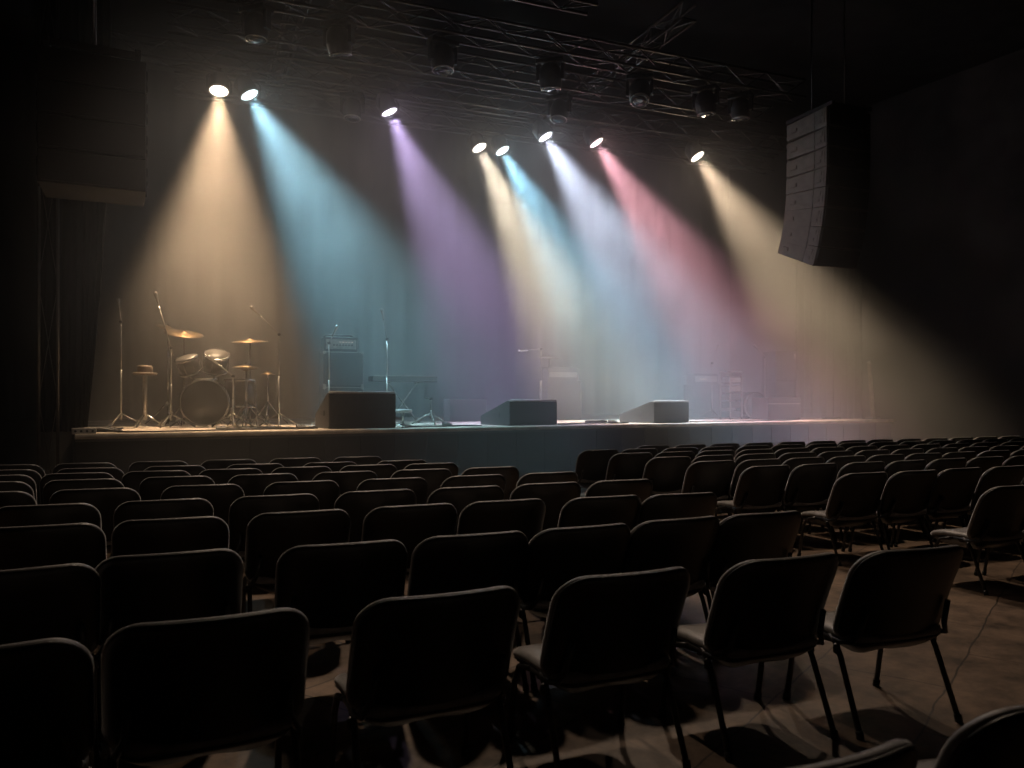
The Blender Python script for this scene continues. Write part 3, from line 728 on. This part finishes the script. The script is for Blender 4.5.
for px, v, lab in ((221,.5,'small black pedal on the deck before the bass drum'), (301,.55,'small black pedal beside the largest monitor'), (447,.7,'small black pedal between the stool and middle monitor'), (613,.5,'small black pedal near the smallest monitor')):
    t = thing('effects_pedal', lab, 'pedal', spx(px, v), AR)
    MB().prism([(-.08,0),(-.08,.035),(.08,.06),(.08,0)], -.06, .06).build('housing', M_CAB, t, bevel=.005)
    MB().lathe([(.014,.04),(.013,.055)], None, 10).build('switch', M_CHROME, t)

# ------------------------------------------------------------------ haze
DENS, ANI = .125, .3
def haze():
    m = bpy.data.materials.new('theatrical_haze'); m.use_nodes = True; nt = m.node_tree; nt.nodes.clear()
    o = nt.nodes.new('ShaderNodeOutputMaterial'); v = nd(nt, 'ShaderNodeVolumeScatter', Anisotropy=ANI)
    v.inputs['Color'].default_value = (.92,.93,.95,1); nt.links.new(v.outputs[0], o.inputs['Volume'])
    x0, x1, y0, y1 = -1.2, 17.9, -3.3, 7.95
    tc = nt.nodes.new('ShaderNodeTexCoord'); sp = nt.nodes.new('ShaderNodeSeparateXYZ'); nt.links.new(tc.outputs['Object'], sp.inputs[0])
    ns = nd(nt, 'ShaderNodeTexNoise', Scale=.55, Detail=3.0); nt.links.new(tc.outputs['Object'], ns.inputs['Vector'])
    def mr(src, f0, f1, t0, t1):
        r = nt.nodes.new('ShaderNodeMapRange'); r.interpolation_type = 'SMOOTHSTEP'
        for k, q in zip(('From Min','From Max','To Min','To Max'), (f0, f1, t0, t1)): r.inputs[k].default_value = q
        nt.links.new(src, r.inputs['Value']); return r.outputs['Result']
    hx, hy = (x1-x0)/2, (y1-y0)/2
    terms = [mr(ns.outputs['Fac'], .28, .72, DENS*.55, DENS*1.45), mr(sp.outputs['X'], -hx, -hx+1.8, 0, 1), mr(sp.outputs['X'], hx-6, hx, 1, .25),
             mr(sp.outputs['Y'], -hy, -hy+2.0, 0, 1), mr(sp.outputs['Z'], -1.6, 2.4, 1, .3)]
    m1, m2 = mr(sp.outputs['X'], -hx+2, -hx+8, 1, 0), mr(sp.outputs['Z'], -3.4, -.2, .68, 0)
    pm = nd(nt, 'ShaderNodeMath', operation='MULTIPLY'); nt.links.new(m1, pm.inputs[0]); nt.links.new(m2, pm.inputs[1])
    om = nd(nt, 'ShaderNodeMath', operation='SUBTRACT'); om.inputs[0].default_value = 1; nt.links.new(pm.outputs[0], om.inputs[1]); terms.append(om.outputs[0])
    m1, m2 = mr(sp.outputs['Y'], -2.4, -.4, 1, 0), mr(sp.outputs['Z'], -.4, 1.6, 0, .85)
    pm = nd(nt, 'ShaderNodeMath', operation='MULTIPLY'); nt.links.new(m1, pm.inputs[0]); nt.links.new(m2, pm.inputs[1])
    om = nd(nt, 'ShaderNodeMath', operation='SUBTRACT'); om.inputs[0].default_value = 1; nt.links.new(pm.outputs[0], om.inputs[1]); terms.append(om.outputs[0])
    cur = terms[0]
    for q in terms[1:]:
        mm = nd(nt, 'ShaderNodeMath', operation='MULTIPLY'); nt.links.new(cur, mm.inputs[0]); nt.links.new(q, mm.inputs[1]); cur = mm.outputs[0]
    nt.links.new(cur, v.inputs['Density'])
    b = MB().box((0,0,0), (x1-x0, y1-y0, 8.9)).build('haze', m); b.location = S((x0+x1)/2, (y0+y1)/2, 4.5); b.rotation_euler = (0,0,SA)
    b['kind'] = 'stuff'; b['label'] = 'thin stage haze lit by the lamp beams'
haze()

# ------------------------------------------------------------------ world, camera, view
w = bpy.data.worlds.new('dark_hall'); bpy.context.scene.world = w; w.use_nodes = True
w.node_tree.nodes['Background'].inputs[0].default_value = (.6,.7,1,1); w.node_tree.nodes['Background'].inputs[1].default_value = .0006
cam = bpy.data.cameras.new('camera'); co = bpy.data.objects.new('camera', cam); C.objects.link(co)
cam.lens = FOC/1024*36; cam.sensor_width = 36; cam.shift_y = -(HOR-384)/1024*-1
co.location = (0,0,CAM_H); co.rotation_euler = (R(90),0,0); cam.clip_start = .05
cam.dof.use_dof = True; cam.dof.focus_distance = 8.5; cam.dof.aperture_fstop = 4.0
bpy.context.scene.camera = co
sc = bpy.context.scene
sc.view_settings.view_transform = 'Standard'; sc.view_settings.look = 'None'; sc.view_settings.gamma = 1; sc.view_settings.exposure = 0; sc.view_settings.use_curve_mapping = False
sc.cycles.use_denoising = True
sc.cycles.max_bounces = 6; sc.cycles.diffuse_bounces = 2; sc.cycles.glossy_bounces = 2; sc.cycles.volume_bounces = 0; sc.cycles.sample_clamp_indirect = 3
